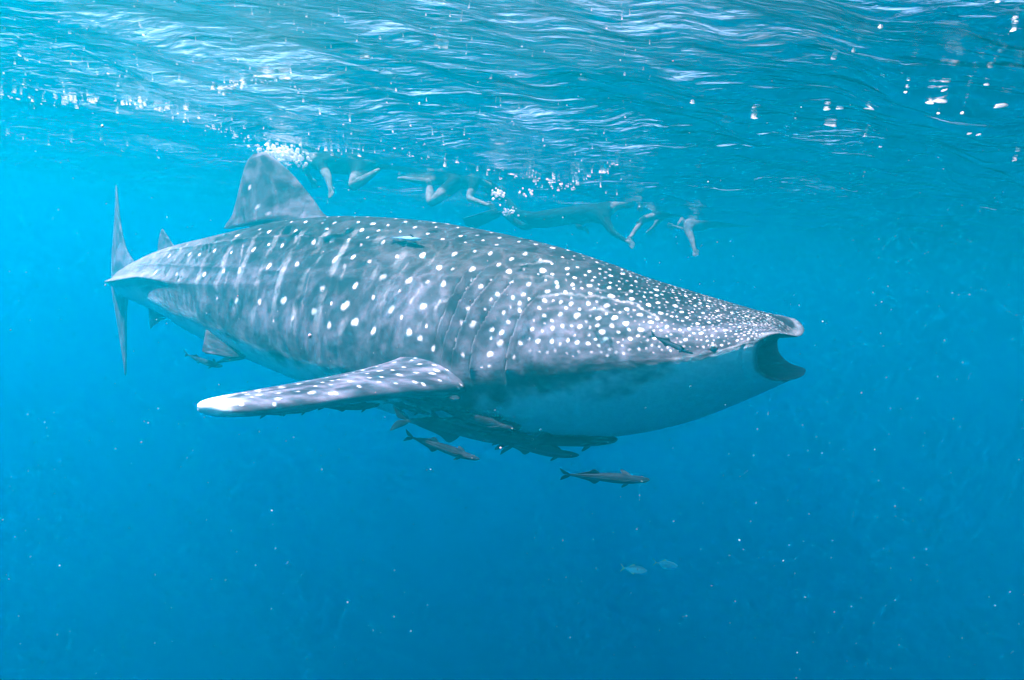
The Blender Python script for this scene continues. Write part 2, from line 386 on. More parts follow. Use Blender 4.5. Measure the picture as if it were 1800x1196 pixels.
def fin_mesh(lead, trail, thick, ns=60, nc=40, cambers=0.0):
    """closed fin between a leading and a trailing edge; returns grid, span 0..1, chord 0..1, face side"""
    n = len(lead)
    k = np.arange(n, dtype=float)
    s = np.linspace(0, n - 1, ns)
    s = (n - 1) * (1 - (1 - s / (n - 1)) ** 1.25)
    Lp, Tp = spline(k, np.array(lead), s), spline(k, np.array(trail), s)
    th = np.interp(s / (n - 1), *thick)
    ch = Tp - Lp
    sp = np.gradient((Lp + Tp) / 2, axis=0)
    nm = np.cross(sp, ch)
    nm /= np.linalg.norm(nm, axis=1, keepdims=True) + 1e-9
    h = nc // 2
    ub = (1 - np.cos(np.linspace(0, math.pi, h + 1))) / 2
    u = np.concatenate([ub, ub[-2:0:-1]])
    sd = np.concatenate([np.ones(h + 1), -np.ones(h - 1)])
    prof = 5 * (0.2969 * np.sqrt(u) - 0.1260 * u - 0.3516 * u ** 2 + 0.2843 * u ** 3 - 0.1030 * u ** 4)
    V = Lp[:, None] + ch[:, None] * u[None, :, None] + nm[:, None] * (sd * prof)[None, :, None] * th[:, None, None]
    V += nm[:, None] * (cambers * np.linalg.norm(ch, axis=1)[:, None] * (u * (1 - u))[None])[..., None]
    S = np.broadcast_to((s / (n - 1))[:, None], V.shape[:2])
    return V, S, np.broadcast_to(u[None], V.shape[:2]), np.broadcast_to(sd[None], V.shape[:2])

def out_faces(V, F):                               # wind faces so that normals point out
    a, b, c, d = (V[F[:, k]] for k in range(4))
    vol = np.einsum('ij,ij->i', a, np.cross(b, c)).sum() + np.einsum('ij,ij->i', a, np.cross(c, d)).sum()
    return F if vol > 0 else F[:, ::-1]

class Pile:                                        # collects grids into one mesh
    def __init__(self): self.V, self.F, self.C, self.n = [], [], [], 0
    def add(self, G, col, caps=True):
        nr, nc = G.shape[:2]
        V = G.reshape(-1, 3)
        F = grid_faces(nr, nc, wrap=True)
        V0 = V - V.mean(0)
        self.F.append(out_faces(V0, F) + self.n)
        self.V.append(V); self.C.append(np.broadcast_to(col, V.shape if np.ndim(col) < 2 else (nr, nc, 3)).reshape(-1, 3))
        self.n += len(V)
    def build(self, name, mat, parent=None):
        return mesh_obj(name, np.concatenate(self.V), np.concatenate(self.F), mat, parent, colors=np.concatenate(self.C))

def skin_material(name, rough=0.5, spec=0.25, bump=0.0, scale=60):
    mt, N, L = new_mat(name)
    b = N['Principled BSDF']
    at = N.new('ShaderNodeAttribute'); at.attribute_name = 'col'
    nz = N.new('ShaderNodeTexNoise'); nz.inputs['Scale'].default_value = scale; nz.inputs['Detail'].default_value = 4
    tcn = N.new('ShaderNodeTexCoord'); L.new(tcn.outputs['Object'], nz.inputs['Vector'])
    mr = N.new('ShaderNodeMapRange'); mr.inputs['To Min'].default_value = 0.78; mr.inputs['To Max'].default_value = 1.22
    L.new(nz.outputs['Fac'], mr.inputs['Value'])
    vm = N.new('ShaderNodeVectorMath'); vm.operation = 'SCALE'
    L.new(at.outputs['Color'], vm.inputs[0]); L.new(mr.outputs[0], vm.inputs['Scale'])
    L.new(vm.outputs[0], b.inputs['Base Color'])
    b.inputs['Roughness'].default_value = rough
    b.inputs['Specular IOR Level'].default_value = spec
    if bump:
        bp = N.new('ShaderNodeBump'); bp.inputs['Distance'].default_value = bump; bp.inputs['Strength'].default_value = 0.6
        L.new(nz.outputs['Fac'], bp.inputs['Height']); L.new(bp.outputs[0], b.inputs['Normal'])
    return mt

def mixc(a, b, k):
    k = np.asarray(k)[..., None]
    return np.asarray(a) * (1 - k) + np.asarray(b) * k

SKIN = np.array([0.013, 0.014, 0.020]); SKIN2 = np.array([0.066, 0.062, 0.080]); PALE = np.array([0.82, 0.82, 0.80]); BELLY = np.array([0.50, 0.53, 0.55])

def paint_spots(V, col, pts, rad, edge=(0.36, 1.30), strength=0.95, axes=None, ratio=None):
    from mathutils.kdtree import KDTree
    kd = KDTree(len(V))
    for i, v in enumerate(V): kd.insert(v, i)
    kd.balance()
    mask = np.zeros(len(V))
    r_ = np.random.default_rng(11)
    for n, (p, r) in enumerate(zip(pts, rad)):
        k = 1.0 if ratio is None else ratio[n]
        hit = kd.find_range(Vector(p), r * edge[1] * k)
        if not hit: continue
        idx = np.array([h[1] for h in hit])
        v = V[idx] - p
        d2 = (v * v).sum(1)
        if k > 1: d2 = d2 - (v @ axes[n]) ** 2 * (1 - 1 / (k * k))
        ang = np.arctan2(v @ np.array([0.3, 0.2, 0.93]), v @ np.array([0.88, -0.47, 0.1]))
        wob = (0.84 + 0.32 * r_.random()) * (1 + 0.17 * np.sin(2 * ang + r_.random() * 6) + 0.09 * np.sin(3 * ang + r_.random() * 6))
        m_ = np.clip(1 - (np.sqrt(np.maximum(d2, 0)) / (r * wob) - edge[0]) / (edge[1] - edge[0]), 0, 1)
        st = (strength if np.ndim(strength) == 0 else strength[n]) * (0.80 + 0.2 * r_.random())
        mask[idx] = np.maximum(mask[idx], m_ * m_ * (3 - 2 * m_) * st)
    return mixc(col, PALE, mask)

def build_shark():
    root = link(bpy.data.objects.new('whale_shark', None))
    tag(root, 'huge grey whale shark with white spots and open mouth swimming below the surface', 'whale shark')
    pile = Pile()
    nr, nc = 820, 460
    q = np.linspace(0, 1, nr)
    tt = T_END * (0.70 * q + 0.30 * q * q)
    a = np.linspace(0, 2 * math.pi, nc, endpoint=False)
    ph = a - 0.28 * np.sin(a)                       # denser rows over the back
    Tm, Pm = np.meshgrid(tt, ph, indexing='ij')
    TT = Tm + rim_t(Pm) * np.clip(1 - Tm / 1.1, 0, 1) ** 2
    D = body_disp(TT, Pm)
    V = body_point(TT, Pm, D)
    side = np.minimum(Pm, 2 * math.pi - Pm)
    n1 = fbm(TT * 2.2, Pm * 2.0, 0.5)
    n2 = fbm(TT * 9.0, side * 7.0, 4.2)
    n3 = fbm(TT * 30.0, side * 22.0, 8.1, 3)
    base = mixc(SKIN, SKIN2, np.clip(sstep(0.35, 0.75, 0.45 * n1 + 0.4 * n2 + 0.15 * n3) * 0.9 + 0.10 * (n3 - 0.5), 0, 1))
    base = base * ((0.34 + 1.12 * sstep(0.40, 1.25, side)) * (0.55 + 0.9 * n2))[..., None]      # darker along the spine
    base = mixc(base, np.array([0.22, 0.23, 0.24]), 0.8 * sstep(4.4, 6.6, TT + 0.6 * (n2 - 0.5)))  # paler skin towards the tail, with sun brightness put into the colour
    edge = np.interp(TT, [0, 0.4, 1.0, 1.8, 2.6, 4.0, 6, 7.5], [1.45, 1.60, 1.80, 1.95, 1.95, 1.90, 1.80, 1.75])
    k = sstep(-0.16, 0.22, side - edge + 0.5 * (n2 - 0.5) + 0.3 * (n1 - 0.5))
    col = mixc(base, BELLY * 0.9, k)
    # pale lines
    hh = spline(HH_T, HH_V, TT)
    lm = np.zeros(TT.shape)
    for ln in STRIPES:
        sel = (TT > min(p[0] for p in ln) - 0.2) & (TT < max(p[0] for p in ln) + 0.2)
        dd = polyline_dist(TT[sel] + 0.05 * (n3[sel] - 0.5), side[sel] + 0.16 * (n2[sel] - 0.5), ln, hh[sel])
        lm[sel] = np.maximum(lm[sel], 0.34 * sstep(0.022, 0.002, dd + 0.016 * n3[sel]) * sstep(0.25, 0.75, n2[sel] + 0.35 * (n3[sel] - 0.5)))
    # faint upright bars between the spot rows on the rear half
    bars = sstep(0.80, 0.97, 0.5 + 0.5 * np.sin(TT * 2 * math.pi / 0.27 + 1.5 * n1 + 0.8 * side)) * sstep(2.4, 3.0, TT) * sstep(6.9, 5.5, TT) * sstep(0.35, 0.6, side) * sstep(1.6, 1.2, side)
    lm = np.maximum(lm, 0.20 * bars * sstep(0.35, 0.7, n2))
    col = mixc(col, PALE * 0.85, np.clip(lm, 0, 1))
    for g in GILLS:                                 # slit shade put into the colour, with a paler flap edge
        uu = TT - np.interp(side, [q_[1] for q_ in g], [q_[0] for q_ in g])
        on = sstep(g[0][1] - 0.06, g[0][1] + 0.10, side) * sstep(g[-1][1] + 0.14, g[-1][1] - 0.05, side)
        col = mixc(col, SKIN * 0.4, 0.85 * on * sstep(0.026, 0.008, uu) * (uu > 0))
        col = mixc(col, PALE * 0.40, 0.24 * on * sstep(0.4, 0.7, n1 + 0.4 * (n2 - 0.5)) * sstep(-0.016, -0.002, uu) * (uu <= 0) * (0.4 + 0.9 * n2))
    # spots: the measured pattern on the near flank, the same idea mirrored on the far one, small ones over the head
    r_ = np.random.default_rng(3)
    sp = [(t, p, r / 1000.0) for t, p, r in SPOTS]
    arr = np.array(sp)
    P0 = body_point(arr[:, 0], arr[:, 1])
    keepP, keepR = list(P0), list(arr[:, 2])
    for _ in range(2600):
        t = r_.random() ** 1.4 * 1.45 + 0.03
        p = r_.random() * 1.42
        rad = np.interp(t, [0, 0.5, 1.4], [0.0055, 0.0075, 0.0095]) * (0.7 + 0.6 * r_.random())
        if t < rim_t(np.array(p)) + 0.015: continue
        q0 = body_point(np.array(t), np.array(p))
        dd = np.linalg.norm(np.array(keepP) - q0, axis=1) - np.array(keepR) - rad
        if dd.min() < np.interp(t, [0, 0.6, 1.4], [0.006, 0.010, 0.028]): continue
        keepP.append(q0); keepR.append(rad)
    for _ in range(500):                            # peppering of the snout
        t, p = 0.015 + r_.random() * 0.26, r_.random() * 1.35
        rad = 0.0045 + 0.004 * r_.random()
        if t < rim_t(np.array(p)) + 0.012: continue
        q0 = body_point(np.array(t), np.array(p))
        dd = np.linalg.norm(np.array(keepP) - q0, axis=1) - np.array(keepR) - rad
        if dd.min() < 0.005: continue
        keepP.append(q0); keepR.append(rad)
    for _ in range(420):                            # sparse ones over the back beyond the ridge
        t = 1.2 + r_.random() * 5.0
        p = r_.random() * 0.45
        rad = 0.010 + 0.010 * r_.random()
        q0 = body_point(np.array(t), np.array(p))
        dd = np.linalg.norm(np.array(keepP) - q0, axis=1) - np.array(keepR) - rad
        if dd.min() < np.interp(t, [1.2, 2, 4], [0.03, 0.06, 0.10]): continue
        keepP.append(q0); keepR.append(rad)
    far = body_point(arr[:, 0] + r_.normal(0, 0.03, len(arr)), 2 * math.pi - arr[:, 1])
    nk = len(keepP) - len(arr)
    pts = keepP + list(far); rads = keepR + list(arr[:, 2])
    _, Tf, latf, upf_ = body_frame(np.concatenate([arr[:, 0], np.full(nk, 1.0), arr[:, 0]]))
    axs = upf_ * 0.86 - Tf * 0.5 + latf * 0.2
    axs /= np.linalg.norm(axs, axis=1, keepdims=True)
    rat = np.concatenate([np.interp(arr[:, 0], [1.6, 2.4], [1.0, 1.4]), np.ones(nk), np.interp(arr[:, 0], [1.6, 2.4], [1.0, 1.4])])
    stg = np.concatenate([r_.uniform(0.62, 1.0, len(arr)), r_.uniform(0.15, 0.55, nk), np.full(len(arr), 0.95)])
    rads = np.array(rads) * np.where(rat > 1.2, 0.92, 0.94)
    flat = V.reshape(-1, 3)
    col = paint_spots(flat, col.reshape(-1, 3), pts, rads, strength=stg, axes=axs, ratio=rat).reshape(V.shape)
    # pale rim of the upper lip, then the mouth's inside, its shade painted darker with depth
    lip = sstep(0.035, 0.012, Tm) * sstep(1.9, 1.3, side)
    col = mixc(col, np.array([0.11, 0.12, 0.135]), 0.8 * lip)
    c0, T0, lat0, up0 = (v[0] for v in body_frame(np.array([0.0])))
    rt = rim_t(ph)
    r0 = V[0] - (c0 + T0 * rt[:, None])
    rows, cols = [], []
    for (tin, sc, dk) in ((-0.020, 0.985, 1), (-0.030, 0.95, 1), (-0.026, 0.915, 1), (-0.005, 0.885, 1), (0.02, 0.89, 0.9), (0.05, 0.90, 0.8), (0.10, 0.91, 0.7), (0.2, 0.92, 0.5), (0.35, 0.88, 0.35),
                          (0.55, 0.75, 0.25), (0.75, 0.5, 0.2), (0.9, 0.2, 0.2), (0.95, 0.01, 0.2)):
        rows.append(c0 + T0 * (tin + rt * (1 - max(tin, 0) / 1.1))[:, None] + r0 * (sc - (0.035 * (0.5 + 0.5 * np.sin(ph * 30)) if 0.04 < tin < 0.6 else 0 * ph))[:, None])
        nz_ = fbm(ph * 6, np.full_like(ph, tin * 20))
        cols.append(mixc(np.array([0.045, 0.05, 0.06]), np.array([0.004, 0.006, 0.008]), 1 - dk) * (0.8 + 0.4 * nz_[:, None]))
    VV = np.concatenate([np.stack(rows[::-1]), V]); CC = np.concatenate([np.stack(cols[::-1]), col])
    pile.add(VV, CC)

    def finc(G, S, U, sd, pale_side=None, spots=(), pale_tip=0.0, noise=5.0, wtip=None):
        nzz = fbm(S * noise * 2, U * noise, sd * 3.0 + 10)
        c = mixc(SKIN, SKIN2, sstep(0.3, 0.75, nzz)) * 1.7
        if pale_side is not None: c = mixc(c, BELLY * 0.8, np.where(sd == pale_side, sstep(0.02, 0.10, U), 0))
        c = mixc(c, SKIN2 * 1.8, 0.6 * sstep(0.90, 0.985, U))
        if wtip is not None: c = mixc(c, np.array([0.72, 0.73, 0.72]), sstep(wtip, min(1.0, wtip + 0.12), S + 0.10 * (nzz - 0.5)))
        if len(spots):
            gi = [np.unravel_index(np.argmin((S - s_) ** 2 + (U - u_) ** 2 + 9 * (sd != f_)), S.shape) for s_, u_, r__, f_ in spots]
            c = paint_spots(G.reshape(-1, 3), c.reshape(-1, 3), [G[i] for i in gi], [x[2] for x in spots], (0.6, 1.2), 0.85).reshape(G.shape)
        return c

    # first dorsal fin with its free rear tip
    lead = [P(612, 402, 5.66), P(572, 379, 5.77), P(555, 357, 5.80), P(538, 335, 5.83), P(515, 308, 5.86), P(492, 286, 5.89), P(475, 273, 5.91), P(463, 267, 5.93)]
    trail = [P(448, 420, 6.14), P(440, 399, 6.15), P(396, 402, 6.27), P(408, 378, 6.22), P(417, 345, 6.16), P(425, 312, 6.10), P(434, 285, 6.05), P(445, 271, 5.99)]
    G, S, U, sd = fin_mesh(lead, trail, ([0, 0.14, 0.3, 0.9, 1.0], [0.22, 0.15, 0.11, 0.05, 0.006]), 90, 64)
    near = 1 if (G[40, 16] - G[40, 48]) @ (CAM - G[40, 16]) > 0 else -1
    pile.add(G, finc(G, S, U, sd, spots=[(0.30, 0.45, 0.013, near), (0.42, 0.62, 0.016, near), (0.60, 0.72, 0.014, near)]))
    # second dorsal, anal
    for lead, trail in (([P(322, 446, 6.68), P(306, 432, 6.74), P(296, 418, 6.79), P(289, 407, 6.83), P(286, 403, 6.85)],
                         [P(275, 458, 7.0), P(277, 442, 7.0), P(278, 428, 6.97), P(281, 412, 6.92), P(284, 403, 6.87)]),
                        ([P(306, 548, 6.80), P(298, 557, 6.84), P(284, 563, 6.88), P(270, 573, 6.92), P(265, 578, 6.94)],
                         [P(264, 530, 7.08), P(261, 540, 7.08), P(262, 555, 7.04), P(263, 570, 6.98), P(264, 578, 6.95)])):
        G, S, U, sd = fin_mesh(lead, trail, ([0, 0.3, 0.9, 1.0], [0.075, 0.04, 0.015, 0.003]), 40, 32)
        pile.add(G, finc(G, S, U, sd))
    # tail fin: tall crescent, seen nearly edge on
    lead = [P(252, 474, 7.20), P(236, 460, 7.36), P(222, 437, 7.52), P(213, 400, 7.68), P(208, 362, 7.80), P(205, 332, 7.9), P(205, 326, 7.92)]
    trail = [P(197, 512, 7.86), P(196, 488, 7.86), P(196, 455, 7.86), P(199, 410, 7.90), P(202, 368, 7.95), P(204, 333, 7.95), P(204.6, 326, 7.93)]
    G, S, U, sd = fin_mesh(lead, trail, ([0, 0.3, 0.9, 1.0], [0.12, 0.06, 0.018, 0.003]), 70, 36)
    pile.add(G, finc(G, S, U, sd))
    lead = [P(240, 508, 7.25), P(226, 522, 7.36), P(222, 545, 7.45), P(222, 585, 7.55), P(222, 625, 7.65), P(221, 655, 7.72), P(221, 661, 7.74)]
    trail = [P(196, 488, 7.86), P(196, 506, 7.86), P(199, 530, 7.84), P(206, 570, 7.82), P(213, 615, 7.80), P(219.6, 654, 7.78), P(220.5, 661, 7.75)]
    G, S, U, sd = fin_mesh(lead, trail, ([0, 0.3, 0.9, 1.0], [0.12, 0.06, 0.018, 0.003]), 70, 36)
    pile.add(G, finc(G, S, U, sd))
    # pelvic fins, the shade under the body painted in as darker skin
    for lead, trail in (([P(446, 608, 5.68), P(434, 626, 5.70), P(411, 629, 5.60), P(385, 625, 5.56), P(362, 621, 5.56), P(357, 618, 5.60)],
                         [P(376, 560, 5.86), P(363, 578, 5.82), P(360, 590, 5.76), P(358, 602, 5.70), P(356, 612, 5.66), P(356, 617, 5.63)]),
                        ([P(446, 618, 6.25), P(434, 628, 6.30), P(415, 632, 6.36), P(395, 635, 6.44), P(377, 639, 6.52)],
                         [P(410, 605, 6.62), P(402, 622, 6.66), P(392, 630, 6.64), P(384, 635, 6.60), P(376, 639.5, 6.55)])):
        G, S, U, sd = fin_mesh(lead, trail, ([0, 0.3, 0.9, 1.0], [0.09, 0.05, 0.02, 0.003]), 40, 32)
        pile.add(G, finc(G, S, U, sd) * 0.3)
    # near pectoral fin: long, swept, white tip, seen over its upper face
    lead = [P(856, 648, 4.55), P(834, 682, 4.33), P(790, 690, 4.17), P(715, 692, 4.00), P(630, 700, 3.86), P(540, 714, 3.70), P(450, 725, 3.54), P(390, 727, 3.44), P(360, 722, 3.39), P(347, 715, 3.38)]
    trail = [P(775, 560, 4.60), P(744, 603, 4.47), P(702, 629, 4.46), P(650, 646, 4.40), P(590, 660, 4.27), P(515, 674, 4.08), P(440, 687, 3.85), P(385, 697, 3.62), P(358, 704, 3.48), P(347, 711, 3.42)]
    G, S, U, sd = fin_mesh(lead, trail, ([0, 0.08, 0.2, 0.5, 0.85, 0.97, 1.0], [0.10, 0.13, 0.14, 0.11, 0.07, 0.045, 0.004]), 200, 96)
    upf = 1 if (G[100, 24] - G[100, 72])[2] > 0 else -1
    fs = [(s_ + r_.normal(0, 0.012), u_ + r_.normal(0, 0.05), 0.007 + 0.010 * r_.random(), upf) for s_ in np.arange(0.10, 0.70, 0.042) for u_ in (0.12, 0.34, 0.58, 0.82)]
    pile.add(G, finc(G, S, U, sd, pale_side=-upf, spots=fs, wtip=0.70, noise=7))
    # far pectoral fin, mirrored through the shark's midplane
    c, T, lat, up = (v[0] for v in body_frame(np.array([2.4])))
    mir = lambda p: p - 2 * ((p - c) @ lat) * lat
    G, S, U, sd = fin_mesh([mir(p) for p in lead], [mir(p) for p in trail], ([0, 0.08, 0.2, 0.5, 0.85, 0.97, 1.0], [0.34, 0.24, 0.15, 0.11, 0.07, 0.045, 0.004]), 60, 40)
    upf = 1 if (G[30, 10] - G[30, 30])[2] > 0 else -1
    pile.add(G, finc(G, S, U, sd, pale_side=-upf, wtip=0.86, noise=7))
    body = pile.build('body', skin_material('shark_skin', 0.6, 0.06, 0.004, 45), root)
    # eyes
    for s_ in (1, -1):
        pe = body_point(np.array(0.385), np.array(1.47 * s_ % (2 * math.pi)))
        c, T, lat, up = (v[0] for v in body_frame(np.array([0.385])))
        nrm = lat * s_ * 0.96 - up * 0.2
        bm = bmesh.new()
        bmesh.ops.create_uvsphere(bm, u_segments=24, v_segments=16, radius=0.026)
        vs_ = [tuple(np.array(v.co)) for v in bm.verts]; fs_ = [[v.index for v in f.verts] for f in bm.faces]; bm.free()
        vw = np.array(vs_) + pe - nrm * 0.020
        dd = (np.array(vs_) @ nrm) / 0.026
        cc = mixc(np.array([0.10, 0.10, 0.10]), np.array([0.012, 0.012, 0.014]), sstep(0.55, 0.72, dd))
        mesh_obj('eye', vw, fs_, skin_material('shark_eye', 0.12, 0.5), root, colors=cc)
    return root
build_shark()

# ------------------------------------------------------------------ remoras
def remora_mesh(name, bend, mat, tone=1.0):
    """snout at the origin, tail at x = -1, back towards +z"""
    pile = Pile()
    xs = [0, 0.015, 0.05, 0.12, 0.22, 0.36, 0.50, 0.65, 0.78, 0.87, 0.90]
    hh = [0.004, 0.014, 0.026, 0.040, 0.052, 0.057, 0.050, 0.036, 0.022, 0.015, 0.010]
    hw = [0.008, 0.024, 0.040, 0.052, 0.056, 0.052, 0.043, 0.028, 0.015, 0.008, 0.004]
    zc = [0.004, 0.002, 0.0, -0.002, -0.004, -0.004, -0.002, 0.0, 0, 0, 0]
    def curve(x, y, z):                              # bends the fish sideways towards its tail
        return np.stack([-x, y + bend * np.maximum(x - 0.25, 0) ** 2, z + 0 * x], -1)
    t = np.concatenate([np.linspace(0, 0.06, 8, endpoint=False), np.linspace(0.06, 0.90, 46)])
    a = np.linspace(0, 2 * math.pi, 28, endpoint=False)
    T, A = np.meshgrid(t, a, indexing='ij')
    h, w_, c_ = spline(xs, hh, T), spline(xs, hw, T), spline(xs, zc, T)
    ca = np.cos(A)
    flat = sstep(0.30, 0.20, T)                      # flattened crown with the sucking disc
    z = c_ + h * np.sign(ca) * np.abs(ca) ** np.where(ca > 0, 1 + 0 * T, 1.0) * np.where(ca > 0, 1 - 0.35 * flat, 1)
    y = w_ * np.sign(np.sin(A)) * np.abs(np.sin(A)) ** 0.9
    G = curve(T, y, z)
    back, flank, under = np.array([0.0025, 0.007, 0.012]), np.array([0.009, 0.024, 0.036]), np.array([0.035, 0.075, 0.095])  # dark blue tones carry the shade below the shark in the colour
    v = 0.5 - 0.5 * ca
    col = mixc(mixc(back, flank, sstep(0.30, 0.45, v)), under, sstep(0.62, 0.80, v))
    col = mixc(col, np.array([0.06, 0.085, 0.105]), 0.7 * np.exp(-((v - 0.36) / 0.035) ** 2) * sstep(0.08, 0.2, T))
    col = mixc(col, np.array([0.025, 0.03, 0.034]), 0.8 * np.exp(-((v - 0.47) / 0.06) ** 2))
    disc = (np.abs(y) < 0.7 * w_) & (ca > 0) & (T < 0.24) & (T > 0.02)
    col = mixc(col, np.array([0.008, 0.014, 0.02]), np.where(disc, 0.5 + 0.5 * np.sin(T * 400), 0))
    pile.add(G, col)
    fc = np.array([0.004, 0.009, 0.014])
    def fin(L_, T_, th=0.008, ns=14, nc=14, c=fc):
        g, S, U, sd = fin_mesh([curve(*map(np.array, p)) for p in L_], [curve(*map(np.array, p)) for p in T_], ([0, 0.9, 1], [th, th * 0.35, 0.0008]), ns, nc)
        pile.add(g, c)
    f = float
    fin([(0.86, 0., -0.01), (0.90, 0., 0.03), (0.955, 0., 0.062), (0.985, 0., 0.08)], [(0.90, 0., 0.0), (0.955, 0., 0.008), (0.985, 0., 0.045), (1.0, 0., 0.082)])
    fin([(0.86, 0., 0.01), (0.90, 0., -0.03), (0.955, 0., -0.06), (0.985, 0., -0.078)], [(0.90, 0., 0.0), (0.955, 0., -0.008), (0.985, 0., -0.042), (1.0, 0., -0.08)])
    for s_ in (1, -1):                               # soft dorsal above, anal below
        fin([(0.53, 0., 0.03 * s_), (0.56, 0., 0.068 * s_), (0.595, 0., 0.094 * s_), (0.61, 0., 0.098 * s_)], [(0.86, 0., 0.010 * s_), (0.80, 0., 0.030 * s_), (0.68, 0., 0.060 * s_), (0.625, 0., 0.095 * s_)], 0.010)
        fin([(0.20, 0.045 * s_, 0.012), (0.225, 0.075 * s_, 0.020), (0.27, 0.105 * s_, 0.030), (0.31, 0.118 * s_, 0.036)], [(0.26, 0.045 * s_, 0.0), (0.29, 0.07 * s_, 0.006), (0.32, 0.095 * s_, 0.020), (0.325, 0.115 * s_, 0.034)], 0.008)
        fin([(0.21, 0.02 * s_, -0.035), (0.24, 0.035 * s_, -0.06), (0.28, 0.045 * s_, -0.085), (0.30, 0.048 * s_, -0.092)], [(0.27, 0.02 * s_, -0.045), (0.29, 0.032 * s_, -0.062), (0.305, 0.042 * s_, -0.08), (0.306, 0.047 * s_, -0.092)], 0.008)
    return np.concatenate(pile.V), np.concatenate(pile.F), np.concatenate(pile.C) * tone

REM_MAT = skin_material('remora_skin', 0.65, 0.05, 0.0, 90)
EYE_MAT = skin_material('fish_eye', 0.15, 0.5)
def eye_mesh(r):
    bm = bmesh.new(); bmesh.ops.create_uvsphere(bm, u_segments=14, v_segments=10, radius=r)
    me = bpy.data.meshes.new('eye'); bm.to_mesh(me); bm.free()
    a = me.attributes.new('col', 'FLOAT_COLOR', 'POINT')
    for i in range(len(me.vertices)):
        y = abs(me.vertices[i].co.y) / r
        a.data[i].color = (0.012, 0.012, 0.014, 1) if y > 0.72 else (0.28, 0.27, 0.22, 1)
    me.polygons.foreach_set('use_smooth', np.full(len(me.polygons), True))
    me.materials.append(EYE_MAT)
    return me
REM_ME = []
for b, tone in ((0.0, 1.0), (0.16, 1.0), (-0.20, 1.0), (0.05, 7.0)):  # last copy has its colours brightened to stand for sunlight
    V, F, Cc = remora_mesh('remora', b, REM_MAT, tone)
    o = mesh_obj('remora_body', V, F, REM_MAT, colors=Cc)
    REM_ME.append(o.data)
    bpy.data.objects.remove(o)
REM_EYE = eye_mesh(0.0085)

def place_fish(name, me, eye_me, eyes, head, tail, roll, label, cat, group):
    head, tail = np.array(head), np.array(tail)
    Ln = np.linalg.norm(head - tail)
    x = (head - tail) / Ln
    up = np.array([0, 0, 1.0]) - x * x[2]
    up /= np.linalg.norm(up)
    yv = np.cross(up, x)
    c, s_ = math.cos(R(roll)), math.sin(R(roll))
    y2, z2 = yv * c + up * s_, up * c - yv * s_
    mw = Matrix.Identity(4)
    for i in range(3):
        mw[i][0], mw[i][1], mw[i][2], mw[i][3] = x[i] * Ln, y2[i] * Ln, z2[i] * Ln, head[i]
    root = link(bpy.data.objects.new(name, None))
    root.empty_display_size = 0.1
    root.matrix_world = mw
    tag(root, label, cat, group)
    link(bpy.data.objects.new('body', me), root)
    for e in eyes:
        eo = link(bpy.data.objects.new('eye', eye_me), root)
        eo.location = e
    return root

REMORAS = [  # head, tail, roll about its length, mesh, label
    (P(1142, 844, 3.85), P(984, 834, 3.95), 18, 0, 'lone remora with raised back fin swimming well below the shark throat'),
    (P(843, 808, 4.00), P(711, 765, 4.10), 5, 0, 'slim remora trailing lowest under the big one beneath the pectoral fin'),
    (P(962, 776, 4.43), P(688, 735, 4.63), -8, 0, 'largest remora with forked tail, below the shark belly'),
    (P(917, 752, 4.22), P(752, 722, 4.38), 28, 1, 'dark-backed remora uppermost of the pair under the belly'),
    (P(900, 762, 4.32), P(754, 732, 4.44), -22, 0, 'pale-sided remora just under the dark-backed one'),
    (P(1018, 801, 4.33), P(862, 778, 4.43), 12, 1, 'remora showing its belly fins at the lower edge of the group'),
    (P(1086, 773, 4.40), P(880, 772, 4.48), 25, 2, 'foremost remora of the group nosing along the belly line'),
    (P(756, 728, 4.42), P(674, 704, 4.46), 10, 0, 'small dark remora just ahead of the big forked tail'),
    (P(741, 713, 4.38), P(690, 692, 4.40), 20, 0, 'tiny remora steeply angled below the pectoral fin root'),
    (P(757, 706, 4.30), P(706, 690, 4.38), 25, 1, 'short remora close under the pectoral fin root'),
    (P(808, 701, 4.15), P(716, 686, 4.34), 25, 2, 'remora tucked up against the pectoral fin where it joins the body'),
    (P(668, 711, 3.96), P(556, 722, 3.92), 30, 1, 'remora lying along the underside of the pectoral fin, mid way out'),
    (P(560, 716, 3.80), P(455, 731, 3.74), 30, 0, 'outermost remora beneath the pectoral fin toward its white tip'),
    (P(391, 645, 5.60), P(317, 624, 5.75), 20, 1, 'small remora swimming behind the pelvic fin'),
    (P(1219, 622, 3.61), P(1143, 590, 3.70), -20, 2, 'small striped remora clinging to the shark cheek behind the eye'),
    (P(1376, 588, 3.74), P(1322, 617, 3.70), -10, 1, 'dark remora curled inside the corner of the open mouth'),
]
bp_ = body_point(np.array([2.59, 2.87]), np.array([0.55, 0.565]), np.array([0.050, 0.046]))
REMORAS.append((bp_[0], bp_[1], -40, 3, 'thin sunlit remora stuck to the shark back below the dorsal ridge'))
for h, t, ro, k, lb in REMORAS:
    place_fish('remora', REM_ME[k], REM_EYE, [(-0.085, 0.046, 0.004), (-0.085, -0.046, 0.004)], h, t, ro, lb, 'remora', 'remoras riding with the whale shark')

